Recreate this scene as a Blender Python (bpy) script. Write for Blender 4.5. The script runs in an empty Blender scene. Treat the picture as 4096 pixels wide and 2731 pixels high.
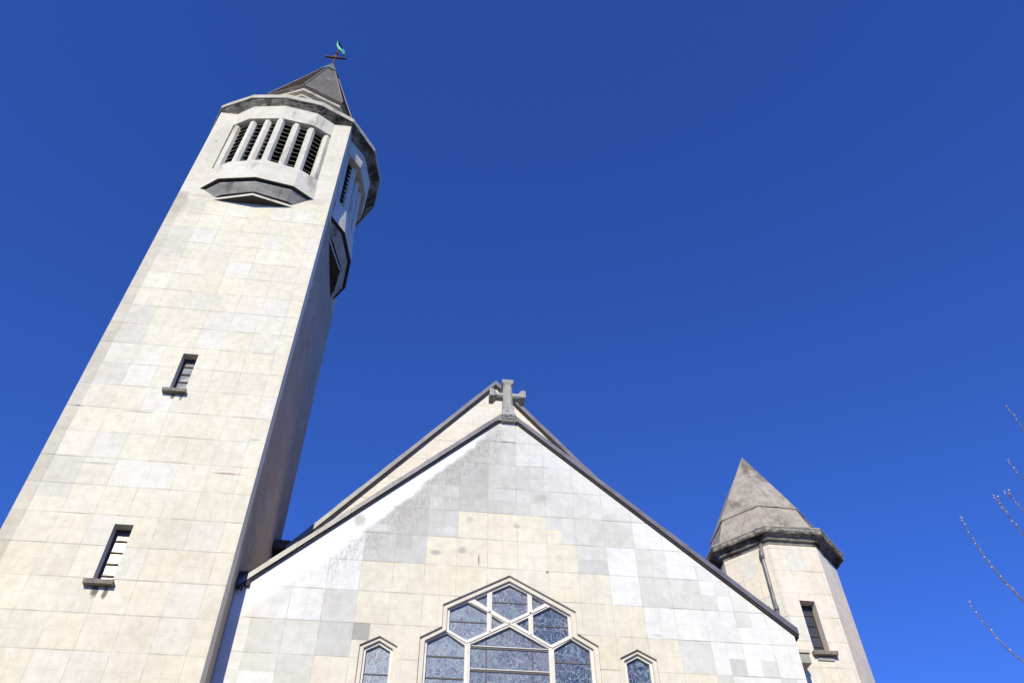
import bpy, bmesh, math, random
from mathutils import Vector, Matrix
from mathutils.geometry import tessellate_polygon
random.seed(7)
S = bpy.context.scene
COL = S.collection
# ------------------------------------------------------------------ camera
cam_d = bpy.data.cameras.new("camera"); cam = bpy.data.objects.new("camera", cam_d); COL.objects.link(cam)
_r = (0.9920017, -0.12558414, -0.01269815); _u = (-0.08493126, -0.73851176, 0.66886999); _f = (0.09337719, 0.6624417, 0.74327094)
cam.matrix_world = Matrix(((_r[0], _u[0], -_f[0], -1.83735), (_r[1], _u[1], -_f[1], -14.0), (_r[2], _u[2], -_f[2], 1.6), (0, 0, 0, 1)))
cam_d.lens = 29.3013; cam_d.sensor_width = 36; cam_d.clip_start = 0.05; cam_d.clip_end = 5000
S.camera = cam
# ------------------------------------------------------------------ sky, sun, exposure
SUN_AZ, SUN_EL = math.radians(14.6), math.radians(30.0)      # azimuth to the left of the facade's normal
sd = Vector((-math.sin(SUN_AZ)*math.cos(SUN_EL), -math.cos(SUN_AZ)*math.cos(SUN_EL), math.sin(SUN_EL)))
W = bpy.data.worlds.new("World"); S.world = W; W.use_nodes = True
nt = W.node_tree; bg = nt.nodes['Background']
sky = nt.nodes.new('ShaderNodeTexSky'); sky.sky_type = 'NISHITA'; sky.sun_disc = False
sky.sun_elevation = SUN_EL; sky.sun_rotation = math.atan2(sd.x, sd.y); sky.altitude = 1800
sky.air_density = 1.0; sky.dust_density = 0.0; sky.ozone_density = 3.0
hs = nt.nodes.new('ShaderNodeMix'); hs.data_type = 'RGBA'; hs.blend_type = 'MULTIPLY'; hs.clamp_result = False; hs.inputs[0].default_value = 1.0; hs.inputs[7].default_value = (0.45, 0.82, 1.82, 1)   # deep polarised blue of the photo
nt.links.new(sky.outputs[0], hs.inputs[6]); nt.links.new(hs.outputs[2], bg.inputs[0]); bg.inputs[1].default_value = 0.112
sl = bpy.data.lights.new("sun", 'SUN'); sl.energy = 4.1; sl.angle = math.radians(0.53); sl.color = (1.0, 0.935, 0.665)
so = bpy.data.objects.new("sun", sl); COL.objects.link(so); so.rotation_euler = sd.to_track_quat('Z', 'Y').to_euler(); so.location = (-20, -60, 50)
S.view_settings.view_transform = 'Standard'; S.view_settings.look = 'None'; S.view_settings.exposure = 0.15; S.view_settings.gamma = 1
S.render.engine = 'CYCLES'

# ------------------------------------------------------------------ node helpers
class N:
    def __init__(s, m): s.nt = m.node_tree
    def n(s, t, **k):
        x = s.nt.nodes.new(t)
        for a, v in k.items(): setattr(x, a, v)
        return x
    def inp(s, sock, v):
        if v is None: return
        if isinstance(v, bpy.types.NodeSocket): s.nt.links.new(v, sock)
        else: sock.default_value = v
    def m(s, op, a, b=None, c=None, clamp=False):
        x = s.n('ShaderNodeMath', operation=op, use_clamp=clamp); s.inp(x.inputs[0], a); s.inp(x.inputs[1], b)
        if c is not None: s.inp(x.inputs[2], c)
        return x.outputs[0]
    def smooth(s, v, lo, hi, a=0.0, b=1.0):
        x = s.n('ShaderNodeMapRange', interpolation_type='SMOOTHSTEP'); s.inp(x.inputs[0], v); s.inp(x.inputs[1], lo); s.inp(x.inputs[2], hi); s.inp(x.inputs[3], a); s.inp(x.inputs[4], b)
        return x.outputs[0]
    def mix(s, f, a, b, blend='MIX'):
        x = s.n('ShaderNodeMix', data_type='RGBA', blend_type=blend); s.inp(x.inputs[0], f)
        s.inp(x.inputs[6], a if isinstance(a, bpy.types.NodeSocket) else (*a, 1)); s.inp(x.inputs[7], b if isinstance(b, bpy.types.NodeSocket) else (*b, 1))
        return x.outputs[2]
    def coord(s, scale=(1, 1, 1), kind='Object'):
        t = s.n('ShaderNodeTexCoord'); p = s.n('ShaderNodeMapping'); s.nt.links.new(t.outputs[kind], p.inputs[0]); p.inputs['Scale'].default_value = scale
        return p.outputs[0]
    def noise(s, vec, scale, detail=4, rough=.55, dist=0):
        x = s.n('ShaderNodeTexNoise'); s.nt.links.new(vec, x.inputs['Vector']); x.inputs['Scale'].default_value = scale
        x.inputs['Detail'].default_value = detail; x.inputs['Roughness'].default_value = rough; x.inputs['Distortion'].default_value = dist
        return x.outputs['Fac']
    def bump(s, h, strength, dist, bsdf):
        b = s.n('ShaderNodeBump'); b.inputs['Strength'].default_value = strength; b.inputs['Distance'].default_value = dist
        s.nt.links.new(h, b.inputs['Height']); s.nt.links.new(b.outputs[0], bsdf.inputs['Normal'])
def new_mat(name, rough=.8, metal=0.0, spec=.3):
    m = bpy.data.materials.new(name); m.use_nodes = True; b = m.node_tree.nodes['Principled BSDF']
    b.inputs['Roughness'].default_value = rough; b.inputs['Metallic'].default_value = metal; b.inputs['Specular IOR Level'].default_value = spec
    return m, N(m), b

def wall_mat(name, u0, v0, w, h, gable_stain=False, streak=.25, grime=(.36, .34, .31), blobs=()):
    m, k, b = new_mat(name, .85, spec=.2)
    at = k.n('ShaderNodeAttribute', attribute_name='slab'); base = at.outputs['Color']
    uv = k.n('ShaderNodeUVMap', uv_map='uv'); sp = k.n('ShaderNodeSeparateXYZ'); k.nt.links.new(uv.outputs[0], sp.inputs[0]); U, V = sp.outputs[0], sp.outputs[1]
    ob = k.coord(); wob = k.m('MULTIPLY', k.m('SUBTRACT', k.noise(ob, 3.2, 3), .5), .035)
    fine = k.noise(ob, 38, 5, .65); med = k.noise(ob, 5.5, 5, .6); big = k.noise(ob, .8, 4, .6)
    stre = k.noise(k.coord((7, 7, .8)), 2.2, 5, .6)
    base = k.mix(1.0, base, k.mix(fine, (.93, .93, .93), (1.05, 1.05, 1.05)), 'MULTIPLY')
    base = k.mix(1.0, base, k.mix(k.smooth(med, .3, .7), (.92, .915, .91), (1.04, 1.04, 1.045)), 'MULTIPLY')
    base = k.mix(1.0, base, k.mix(k.smooth(big, .3, .7), (.94, .93, .91), (1.03, 1.03, 1.04)), 'MULTIPLY')
    base = k.mix(k.m('MULTIPLY', k.smooth(stre, .56, .8), streak), base, grime)
    # pale filler smears
    sm = k.smooth(k.noise(ob, 1.7, 6, .62, .8), .64, .70); base = k.mix(k.m('MULTIPLY', sm, .35), base, (.78, .78, .79))
    def edge(c, c0, s, wd):
        f = k.m('FRACT', k.m('DIVIDE', k.m('SUBTRACT', k.m('ADD', c, wob if False else 0.0), c0), s))
        d = k.m('MULTIPLY', k.m('MINIMUM', f, k.m('SUBTRACT', 1.0, f)), s)
        return k.smooth(d, wd*.35, wd, 1.0, 0.0)
    Uj, Vj = k.m('ADD', U, k.m('MULTIPLY', wob, .12)), k.m('ADD', V, k.m('MULTIPLY', wob, .35))
    ju, jv = edge(Uj, u0, w, .012), edge(Vj, v0, h, .016)
    hu, hv = edge(Uj, u0 + w/2, w, .008), edge(Vj, v0 + h/2, h, .008)
    wear = k.noise(ob, 1.3, 3); wear2 = k.noise(k.coord((1, 1, 1)), 2.9, 4)
    AL = at.outputs['Alpha']; jv = k.m('MULTIPLY', jv, AL); ju = k.m('MULTIPLY', ju, AL)
    jh = k.m('MULTIPLY', jv, k.smooth(wear, .38, .70, .15, .68)); jw = k.m('MULTIPLY', ju, k.smooth(wear2, .38, .68, .12, .55))
    hl = k.m('MULTIPLY', k.m('MULTIPLY', AL, k.m('MAXIMUM', hu, hv)), k.smooth(wear2, .35, .7, .32, .08))
    if gable_stain:
        absu = k.m('ABSOLUTE', U)
        dist = k.m('ADD', k.m('SUBTRACT', k.m('MULTIPLY', absu, -.955), V), 14.72); dist = k.m('ADD', dist, k.m('MULTIPLY', k.m('SUBTRACT', k.noise(ob, 2.4, 6, .65), .5), .5))
        left = k.smooth(U, .1, -.25); lz = k.m('MULTIPLY', left, k.smooth(U, -4.0, -3.0))
        wid = k.smooth(U, -.3, -3.6, .16, .62); wash = k.m('MULTIPLY', k.smooth(dist, k.m('ADD', wid, .16), wid), k.smooth(U, -.35, -.8))
        washR = k.m('MULTIPLY', k.smooth(dist, .75, .3), k.smooth(U, .3, 1.2))
        d2 = k.m('SUBTRACT', dist, wid); dirt = k.m('MULTIPLY', k.m('MULTIPLY', k.smooth(d2, .02, .2), k.smooth(d2, 1.9, .15)), lz)
        dirt = k.m('MULTIPLY', dirt, k.m('MULTIPLY', k.smooth(k.noise(k.coord((2.6, 1, .8)), 8, 8, .8), .40, .62), k.smooth(k.noise(ob, 1.1, 4, .6), .3, .6, .35, 1.0)))
        base = k.mix(k.m('MULTIPLY', dirt, .62), base, (.25, .225, .19))
        base = k.mix(k.m('MULTIPLY', wash, .9), base, (.80, .795, .79)); base = k.mix(k.m('MULTIPLY', washR, .4), base, (.77, .765, .76))
        dark_j = k.m('SUBTRACT', 1.0, k.m('MULTIPLY', wash, .8)); jh = k.m('MULTIPLY', jh, dark_j); jw = k.m('MULTIPLY', jw, dark_j); hl = k.m('MULTIPLY', hl, dark_j)
    base = k.mix(jh, base, (.24, .20, .165)); base = k.mix(jw, base, (.40, .35, .30)); base = k.mix(hl, base, (.42, .36, .32))
    for (bu, bv, ru, rv, bc, ba) in blobs:
        du = k.m('DIVIDE', k.m('SUBTRACT', U, bu), ru); dv = k.m('DIVIDE', k.m('SUBTRACT', V, bv), rv)
        dd = k.m('ADD', k.m('SQRT', k.m('ADD', k.m('MULTIPLY', du, du), k.m('MULTIPLY', dv, dv))), k.m('MULTIPLY', k.m('SUBTRACT', k.noise(ob, 14, 5, .7), .5), 1.1))
        base = k.mix(k.m('MULTIPLY', k.smooth(dd, 1.15, .55), ba), base, bc)
    k.nt.links.new(base, b.inputs['Base Color'])
    hgt = k.m('SUBTRACT', k.m('MULTIPLY', k.m('ADD', fine, med), .25), k.m('MAXIMUM', jh, k.m('MULTIPLY', jw, .7)))
    k.bump(hgt, .55, .008, b)
    return m

def stone_mat(name, lo, hi, stain=(.07, .06, .05), amt=.5, sc=1.6, vert=1.0, thr=.55, rough=.9, bump=.4):
    m, k, b = new_mat(name, rough, spec=.15); ob = k.coord(); st = k.coord((1, 1, vert))
    c = k.mix(k.smooth(k.noise(ob, sc*2.6, 6, .65), .3, .7), lo, hi)
    c = k.mix(1.0, c, k.mix(k.noise(ob, 42, 6, .7), (.82, .82, .82), (1.12, 1.12, 1.12)), 'MULTIPLY')
    c = k.mix(k.m('MULTIPLY', k.smooth(k.noise(st, sc, 8, .68, .4), thr, thr + .16), amt), c, stain)
    k.nt.links.new(c, b.inputs['Base Color']); k.bump(k.m('ADD', k.noise(ob, 9, 8, .7), k.m('MULTIPLY', k.noise(ob, 55, 4, .7), .35)), bump, .02, b)
    return m

M = {}
GB = [(-1.45, 10.96, .12, .06, (.36, .35, .34), .75), (-.93, 11.05, .09, .09, (.38, .37, .36), .7), (-.80, 11.79, .07, .10, (.48, .45, .40), .6), (.16, 11.70, .08, .06, (.46, .41, .35), .7),
      (-.60, 10.85, .012, .15, (.10, .085, .075), .9), (.99, 10.99, .06, .10, (.52, .50, .46), .5), (.746, 10.665, .03, .035, (.12, .08, .06), .8), (-2.6, 11.46, .30, .10, (.70, .70, .70), .45), (-1.2, 11.48, .14, .12, (.72, .72, .71), .45), (.676, 12.45, .16, .09, (.36, .35, .34), .4), (-2.99, 11.60, .14, .16, (.33, .28, .23), .5), (2.78, 9.46, .10, .03, (.50, .46, .42), .6)]
TB = [(-7.14, 13.86, .05, .11, (.10, .09, .08), .85), (-6.97, 13.84, .035, .10, (.14, .12, .11), .8), (-7.13, 9.30, .07, .13, (.10, .09, .08), .85), (-6.96, 9.28, .045, .13, (.11, .10, .09), .85), (-7.05, 9.30, .02, .12, (.80, .80, .80), .8),
      (-5.60, 11.945, .24, .014, (.42, .20, .08), .85), (-5.55, 11.93, .36, .020, (.25, .21, .18), .5), (-8.0, 11.98, .35, .03, (.40, .37, .34), .6), (-8.86, 13.4, .10, .02, (.15, .13, .12), .7), (-7.68, 13.36, .32, .025, (.35, .32, .29), .6), (-5.24, 12.83, .14, .03, (.40, .37, .34), .6), (-8.95, 20.9, .22, .6, (.42, .38, .32), .5), (-8.75, 24.3, .30, 1.2, (.50, .46, .40), .45), (-5.35, 21.6, .25, .2, (.50, .46, .42), .4), (-8.2, 21.35, .8, .12, (.46, .43, .39), .5)]
M['front'] = wall_mat('gable_slabs', .17 - .6, 11.98 - .648*18, .6, .648, True, .15, blobs=GB)
M['tower'] = wall_mat('tower_slabs', -8.26 - .582, 10.18 - .645*15, .582, .645, False, .22, blobs=TB)
M['tower_side'] = wall_mat('shade_toned_grimy_slabs', -2.0, 10.18 - .645*15, .582, .645, False, .5, (.16, .12, .09))
M['rear'] = wall_mat('rear_gable_slabs', -.015, 17.35 - .66*26, .585, .66, False, .08)
M['turret'] = wall_mat('turret_slabs', .0, 12.99 - .655*19, .42, .655, False, .18)
M['belfry'] = stone_mat('belfry_concrete', (.64, .595, .52), (.74, .695, .62), (.27, .245, .215), .7, 1.5, .35, .535, bump=.25)
M['soffit'] = stone_mat('stained_shade_toned_soffit', (.33, .30, .265), (.20, .175, .15), (.040, .030, .024), .92, 1.7, .8, .43)  # real stains, with extra darkness painted in for the shade under cornices
M['fascia'] = stone_mat('fascia_concrete', (.64, .58, .50), (.50, .455, .39), (.20, .165, .13), .65, 2.4, .6, .54)
M['band'] = stone_mat('grey_band_concrete', (.46, .44, .42), (.33, .315, .30), (.10, .09, .08), .75, 1.6, .45, .52)
M['turret_roof'] = stone_mat('mottled_roof_concrete', (.47, .415, .36), (.33, .285, .245), (.13, .105, .085), .8, 1.7, .28, .49, bump=.6)
M['turret_cornice'] = stone_mat('crumbling_concrete', (.44, .40, .34), (.20, .175, .15), (.045, .036, .03), .85, 3.4, 1.6, .48, bump=.9)
M['cross'] = stone_mat('carved_grey_stone', (.44, .425, .40), (.36, .345, .32), (.17, .155, .13), .55, 3.2, .6, .56, bump=.3)
M['sill'] = stone_mat('lichened_sill_stone', (.30, .27, .235), (.18, .16, .14), (.06, .05, .04), .7, 7, 1, .52)
M['white'] = stone_mat('white_painted_concrete', (.80, .77, .73), (.74, .70, .64), (.42, .36, .30), .5, 2.0, .5, .66, bump=.08)
M['surround'] = stone_mat('cream_surround_stone', (.74, .68, .59), (.68, .62, .54), (.45, .38, .30), .5, 2.5, .5, .62, bump=.1)
M['ledge'] = stone_mat('ledge_concrete', (.50, .46, .42), (.30, .27, .25), (.09, .08, .07), .7, 3, .8, .5)

m, k, b = new_mat('lead_sheet', .42, .0, .6); ob = k.coord()
c = k.mix(k.smooth(k.noise(ob, 3, 6, .6), .3, .7), (.10, .092, .12), (.175, .163, .20)); c = k.mix(k.m('MULTIPLY', k.smooth(k.noise(ob, 1.2, 4), .6, .72), .5), c, (.28, .265, .30))
k.nt.links.new(c, b.inputs['Base Color']); k.bump(k.noise(ob, 6, 5), .3, .01, b); M['lead'] = m
m, k, b = new_mat('dark_underside', .9); k.nt.links.new(k.mix(k.noise(k.coord(), 9, 5), (.035, .028, .025), (.09, .075, .065)), b.inputs['Base Color']); M['dark'] = m  # near-black puts the shade beneath ledges and in grooves into the colour
m, k, b = new_mat('saddle_iron', .7); k.nt.links.new(k.mix(k.noise(k.coord(), 9, 4), (.085, .08, .09), (.15, .14, .145)), b.inputs['Base Color']); M['saddle'] = m
m, k, b = new_mat('louvre_slats', .8); k.nt.links.new(k.mix(k.noise(k.coord(), 12, 5), (.025, .022, .02), (.075, .065, .058)), b.inputs['Base Color']); M['louvre'] = m
m, k, b = new_mat('bell_chamber_dark', .95); k.nt.links.new(k.mix(k.noise(k.coord(), 5, 4), (.012, .010, .010), (.03, .026, .024)), b.inputs['Base Color']); M['void'] = m
m, k, b = new_mat('slate', .5, 0, .5); ob = k.coord()
vo = k.n('ShaderNodeTexVoronoi'); k.nt.links.new(k.coord((6.5, 6.5, 4.2)), vo.inputs['Vector']); vo.inputs['Scale'].default_value = 1.0
sep = k.n('ShaderNodeSeparateColor'); k.nt.links.new(vo.outputs['Color'], sep.inputs[0])
c = k.mix(sep.outputs[0], (.26, .235, .215), (.33, .295, .265)); c = k.mix(k.smooth(k.noise(ob, .9, 5), .35, .7), c, (.27, .235, .19))
c = k.mix(k.m('MULTIPLY', k.smooth(k.noise(k.coord((1, 1, 2.6)), 5.5, 3, .5), .62, .67), k.smooth(k.noise(ob, .7, 3), .42, .55)), c, (.66, .64, .62))  # pale flecks painted in as glints off the slates
k.nt.links.new(c, b.inputs['Base Color']); k.bump(sep.outputs[1], .25, .008, b); M['slate'] = m
m, k, b = new_mat('copper_flashing', .6, .1, .4); ob = k.coord(); k.nt.links.new(k.mix(k.smooth(k.noise(ob, 3.5, 5, .6), .42, .62), (.17, .15, .14), (.13, .24, .22)), b.inputs['Base Color']); M['cap'] = m
m, k, b = new_mat('verdigris', .5, .2, .5); ob = k.coord(); k.nt.links.new(k.mix(k.smooth(k.noise(ob, 6, 5, .6), .35, .65), (.20, .60, .52), (.12, .40, .37)), b.inputs['Base Color']); k.bump(k.noise(ob, 14, 3), .4, .02, b); M['verdigris'] = m
m, k, b = new_mat('rusty_iron', .8, .3); ob = k.coord(); k.nt.links.new(k.mix(k.smooth(k.noise(ob, 9, 5, .6), .4, .62), (.045, .022, .018), (.26, .10, .05)), b.inputs['Base Color']); M['rust'] = m
m, k, b = new_mat('zinc_pipe', .5, .2, .5); ob = k.coord(); k.nt.links.new(k.mix(k.smooth(k.noise(ob, 6, 6, .65), .35, .65), (.30, .29, .28), (.17, .155, .15)), b.inputs['Base Color']); M['pipe'] = m
m, k, b = new_mat('window_iron', .6, .2); k.nt.links.new(k.mix(k.noise(k.coord(), 22, 4), (.06, .035, .03), (.13, .07, .055)), b.inputs['Base Color']); M['iron'] = m

def glass_mat(name, lines, c1, c2, cline, rough, scale, ribs=False, haze=.5, accent=False, coat=1.0):
    m, k, b = new_mat(name, rough, 0, .5); ob = k.coord((1, .0, 1))
    wv = k.n('ShaderNodeVectorMath', operation='ADD'); nz = k.n('ShaderNodeTexNoise'); k.nt.links.new(ob, nz.inputs['Vector']); nz.inputs['Scale'].default_value = 3.2; nz.inputs['Detail'].default_value = 3
    sc = k.n('ShaderNodeVectorMath', operation='SCALE'); k.nt.links.new(nz.outputs['Color'], sc.inputs[0]); sc.inputs['Scale'].default_value = .28
    k.nt.links.new(ob, wv.inputs[0]); k.nt.links.new(sc.outputs[0], wv.inputs[1])
    st = k.n('ShaderNodeMapping'); k.nt.links.new(wv.outputs[0], st.inputs[0]); st.inputs['Scale'].default_value = (1.25, 1, .62)
    c = k.mix(k.smooth(k.noise(ob, 1.6, 5, .6), .3, .7), c1, c2)
    if lines:
        v1 = k.n('ShaderNodeTexVoronoi', feature='F1'); v1.inputs['Scale'].default_value = scale; k.nt.links.new(st.outputs[0], v1.inputs['Vector'])
        vd = k.n('ShaderNodeTexVoronoi', feature='DISTANCE_TO_EDGE'); vd.inputs['Scale'].default_value = scale; k.nt.links.new(st.outputs[0], vd.inputs['Vector'])
        ve = k.n('ShaderNodeTexVoronoi', feature='DISTANCE_TO_EDGE'); ve.inputs['Scale'].default_value = scale*.42; k.nt.links.new(wv.outputs[0], ve.inputs['Vector'])
        se = k.n('ShaderNodeSeparateColor'); k.nt.links.new(v1.outputs['Color'], se.inputs[0])
        c = k.mix(1.0, c, k.mix(se.outputs[0], (.72, .78, .85), (1.2, 1.15, 1.1)), 'MULTIPLY')
        c = k.mix(k.m('MULTIPLY', k.smooth(se.outputs[1], .94, .96), .35), c, (.26, .12, .15)); c = k.mix(k.m('MULTIPLY', k.smooth(se.outputs[2], .93, .95), .55), c, (.22, .36, .34))
        ln = k.m('MAXIMUM', k.smooth(vd.outputs['Distance'], .015, .05, 1, 0), k.m('MULTIPLY', k.smooth(ve.outputs['Distance'], .01, .028, 1, 0), .8))
        c = k.mix(k.m('MULTIPLY', ln, k.smooth(k.noise(ob, 2.3, 3), .3, .6, .45, .95)), c, cline)
        k.bump(k.m('ADD', k.m('MULTIPLY', ln, .6), k.m('MULTIPLY', k.noise(ob, 2.2, 2), 3.0)), .06, .012, b)
    if ribs:
        wave = k.n('ShaderNodeTexWave', wave_type='BANDS', bands_direction='X'); k.nt.links.new(ob, wave.inputs['Vector']); wave.inputs['Scale'].default_value = 16
        k.bump(wave.outputs['Fac'], .35, .004, b); b.inputs['Specular IOR Level'].default_value = 1.0
    k.nt.links.new(c, b.inputs['Base Color']); b.inputs['Coat Weight'].default_value = coat; b.inputs['Coat Roughness'].default_value = rough*.6
    return m
M['stained'] = glass_mat('leaded_stained_glass', True, (.13, .14, .175), (.21, .225, .26), (.38, .42, .46), .16, 15)
M['stained_pale'] = glass_mat('hazy_leaded_glass', True, (.17, .19, .24), (.28, .305, .35), (.44, .48, .52), .16, 15)  # reflected-sky haze and dust put into the base colour of the left panes
M['stained_dark'] = glass_mat('dark_leaded_glass', True, (.045, .06, .09), (.09, .105, .145), (.34, .40, .44), .16, 14.5)
M['ribbed'] = glass_mat('ribbed_glass', False, (.04, .05, .08), (.08, .10, .15), (.4, .4, .4), .26, 1, True)
M['ribbed_dark'] = glass_mat('dark_ribbed_glass', False, (.012, .016, .022), (.03, .04, .055), (.4, .4, .4), .3, 1, True, coat=.3)

# ------------------------------------------------------------------ object helpers
def finish(o, parent):
    COL.objects.link(o)
    if parent is not None:
        o.parent = parent; o.matrix_parent_inverse = parent.matrix_world.inverted()
    return o
def thing(name, label, cat, loc, group=None):
    e = bpy.data.objects.new(name, None); COL.objects.link(e); e.location = loc; e.matrix_world = Matrix.Translation(loc); e.empty_display_size = .5
    e['label'] = label; e['category'] = cat
    if group: e['group'] = group
    return e
def obj(name, verts, faces, mat, parent, smooth=False, normals=True):
    me = bpy.data.meshes.new(name); me.from_pydata([tuple(v) for v in verts], [], faces); me.validate(); me.materials.append(mat)
    if normals:
        bm = bmesh.new(); bm.from_mesh(me); bmesh.ops.recalc_face_normals(bm, faces=bm.faces[:]); bm.to_mesh(me); bm.free()
    if smooth:
        for p in me.polygons: p.use_smooth = True
    return finish(bpy.data.objects.new(name, me), parent)
class MB:
    def __init__(s): s.v = []; s.f = []
    def add(s, vs, fs): n = len(s.v); s.v += [tuple(v) for v in vs]; s.f += [tuple(i + n for i in f) for f in fs]; return s
    def box(s, x0, x1, y0, y1, z0, z1):
        return s.add([(x, y, z) for z in (z0, z1) for y in (y0, y1) for x in (x0, x1)], [(0, 1, 3, 2), (4, 6, 7, 5), (0, 4, 5, 1), (2, 3, 7, 6), (0, 2, 6, 4), (1, 5, 7, 3)])
    def hexa(s, a, b):           # two quads of 3-D points, joined
        return s.add(list(a) + list(b), [(0, 1, 2, 3), (7, 6, 5, 4), (0, 4, 5, 1), (1, 5, 6, 2), (2, 6, 7, 3), (3, 7, 4, 0)])
    def loft(s, rings, close=True, caps=(False, False)):
        n = len(rings[0]); vs = [v for r in rings for v in r]; fs = []
        for i in range(len(rings) - 1):
            for j in range(n if close else n - 1):
                a = i*n + j; c = i*n + (j + 1) % n; fs.append((a, c, c + n, a + n))
        if caps[0]: fs.append(tuple(range(n - 1, -1, -1)))
        if caps[1]: fs.append(tuple((len(rings) - 1)*n + j for j in range(n)))
        return s.add(vs, fs)
    def tube(s, pts, rads, seg=8, caps=True):
        rings = []; pts = [Vector(p) for p in pts]
        for i, p in enumerate(pts):
            d = (pts[min(i + 1, len(pts) - 1)] - pts[max(i - 1, 0)]).normalized(); a = d.orthogonal().normalized() if i == 0 else (a - d*a.dot(d)).normalized(); c = d.cross(a)
            rings.append([p + (a*math.cos(2*math.pi*j/seg) + c*math.sin(2*math.pi*j/seg))*rads[i] for j in range(seg)])
        return s.loft(rings, True, (caps, caps))
    def build(s, name, mat, parent, smooth=False): return obj(name, s.v, s.f, mat, parent, smooth)
def roughen(o, cuts, amp, zmin=-1e9, zmax=1e9, seed=1):
    bm = bmesh.new(); bm.from_mesh(o.data); bmesh.ops.remove_doubles(bm, verts=bm.verts[:], dist=1e-5)
    bmesh.ops.subdivide_edges(bm, edges=[e for e in bm.edges if e.calc_length() > .12], cuts=cuts, use_grid_fill=True)
    rnd = random.Random(seed)
    for v in bm.verts:
        if zmin <= v.co.z <= zmax: v.co += Vector((rnd.gauss(0, 1), rnd.gauss(0, 1), rnd.gauss(0, 1)))*amp
    bmesh.ops.recalc_face_normals(bm, faces=bm.faces[:]); bm.to_mesh(o.data); bm.free()

def slab_wall(name, loops, to3d, thick, gu, gv, colfn, mat, parent, back=True):
    """loops[0] outline, others holes, in wall metres (u, v). thick: 3-D vector to the back face."""
    pts = [Vector((u, v, 0)) for L in loops for (u, v) in L]
    tris = tessellate_polygon([[Vector((u, v, 0)) for (u, v) in L] for L in loops])
    bm = bmesh.new(); vs = [bm.verts.new(p) for p in pts]
    for t in tris:
        try: bm.faces.new([vs[i] for i in t])
        except ValueError: pass
    bmesh.ops.recalc_face_normals(bm, faces=bm.faces[:])
    us = [p.x for p in pts]; zs = [p.y for p in pts]
    for g, ax in ((gu, 0), (gv, 1)):
        for x in g:
            lo, hi = (min(us), max(us)) if ax == 0 else (min(zs), max(zs))
            if lo + .01 < x < hi - .01:
                co = Vector((x, 0, 0)) if ax == 0 else Vector((0, x, 0)); no = Vector((1, 0, 0)) if ax == 0 else Vector((0, 1, 0))
                bmesh.ops.bisect_plane(bm, geom=bm.verts[:] + bm.edges[:] + bm.faces[:], plane_co=co, plane_no=no, dist=1e-4)
    V = []; F = []; UV = []; C = []
    T = Vector(thick)
    def addf(ps, uvs, col): n = len(V); V.extend(ps); F.append(tuple(range(n, n + len(ps)))); UV.extend(uvs); C.extend([col]*len(ps))
    w0 = Vector(to3d(0, 0)); nrm = (Vector(to3d(1, 0)) - w0).cross(Vector(to3d(0, 1)) - w0); flip = nrm.dot(T) > 0
    for f in bm.faces:
        q = [(v.co.x, v.co.y) for v in f.verts]; cu = sum(a for a, _ in q)/len(q); cv = sum(c for _, c in q)/len(q)
        col = colfn(cu, cv); area = sum(q[i][0]*q[(i+1) % len(q)][1] - q[(i+1) % len(q)][0]*q[i][1] for i in range(len(q)))
        if (area < 0) != flip: q = q[::-1]
        addf([Vector(to3d(*p)) for p in q], q, col)
        if back: addf([Vector(to3d(*p)) + T for p in q[::-1]], q[::-1], col)
    bm.free()
    for L in loops:
        for i in range(len(L)):
            a, c = L[i], L[(i + 1) % len(L)]; A, Cc = Vector(to3d(*a)), Vector(to3d(*c)); t = T.length
            col = colfn((a[0] + c[0])/2, (a[1] + c[1])/2)
            addf([A, Cc, Cc + T, A + T], [a, c, (c[0] + .001, c[1] + .001), (a[0] + .001, a[1] + .001)], col)
    me = bpy.data.meshes.new(name); me.from_pydata([tuple(v) for v in V], [], F)
    uvl = me.uv_layers.new(name='uv'); ca = me.color_attributes.new('slab', 'FLOAT_COLOR', 'CORNER')
    uvl = me.uv_layers['uv']; uvl.data.foreach_set('uv', [x for a in UV for x in a])
    ca = me.color_attributes['slab']; ca.data.foreach_set('color', [x for c in C for x in (*c[:3], c[3] if len(c) > 3 else 1)])
    me.materials.append(mat)
    return finish(bpy.data.objects.new(name, me), parent)
def arange(a, b, s):
    r = []; x = a
    while x < b: r.append(x); x += s
    return r
def hashr(*k): return random.Random(str(k)).random()
def jit(c, s, *k):
    r = 1 + (hashr('j', *k) - .5)*s; w = (hashr('w', *k) - .5)*s*.5
    return (c[0]*r*(1 + w*.3), c[1]*r, c[2]*r*(1 - w))
CREAM = (.755, .70, .575); CREAM2 = (.74, .69, .585); PALE = (.745, .705, .625); WHITE = (.765, .758, .745); GREY = (.59, .58, .55); DGREY = (.53, .515, .485); LGREY = (.66, .65, .62)

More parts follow.
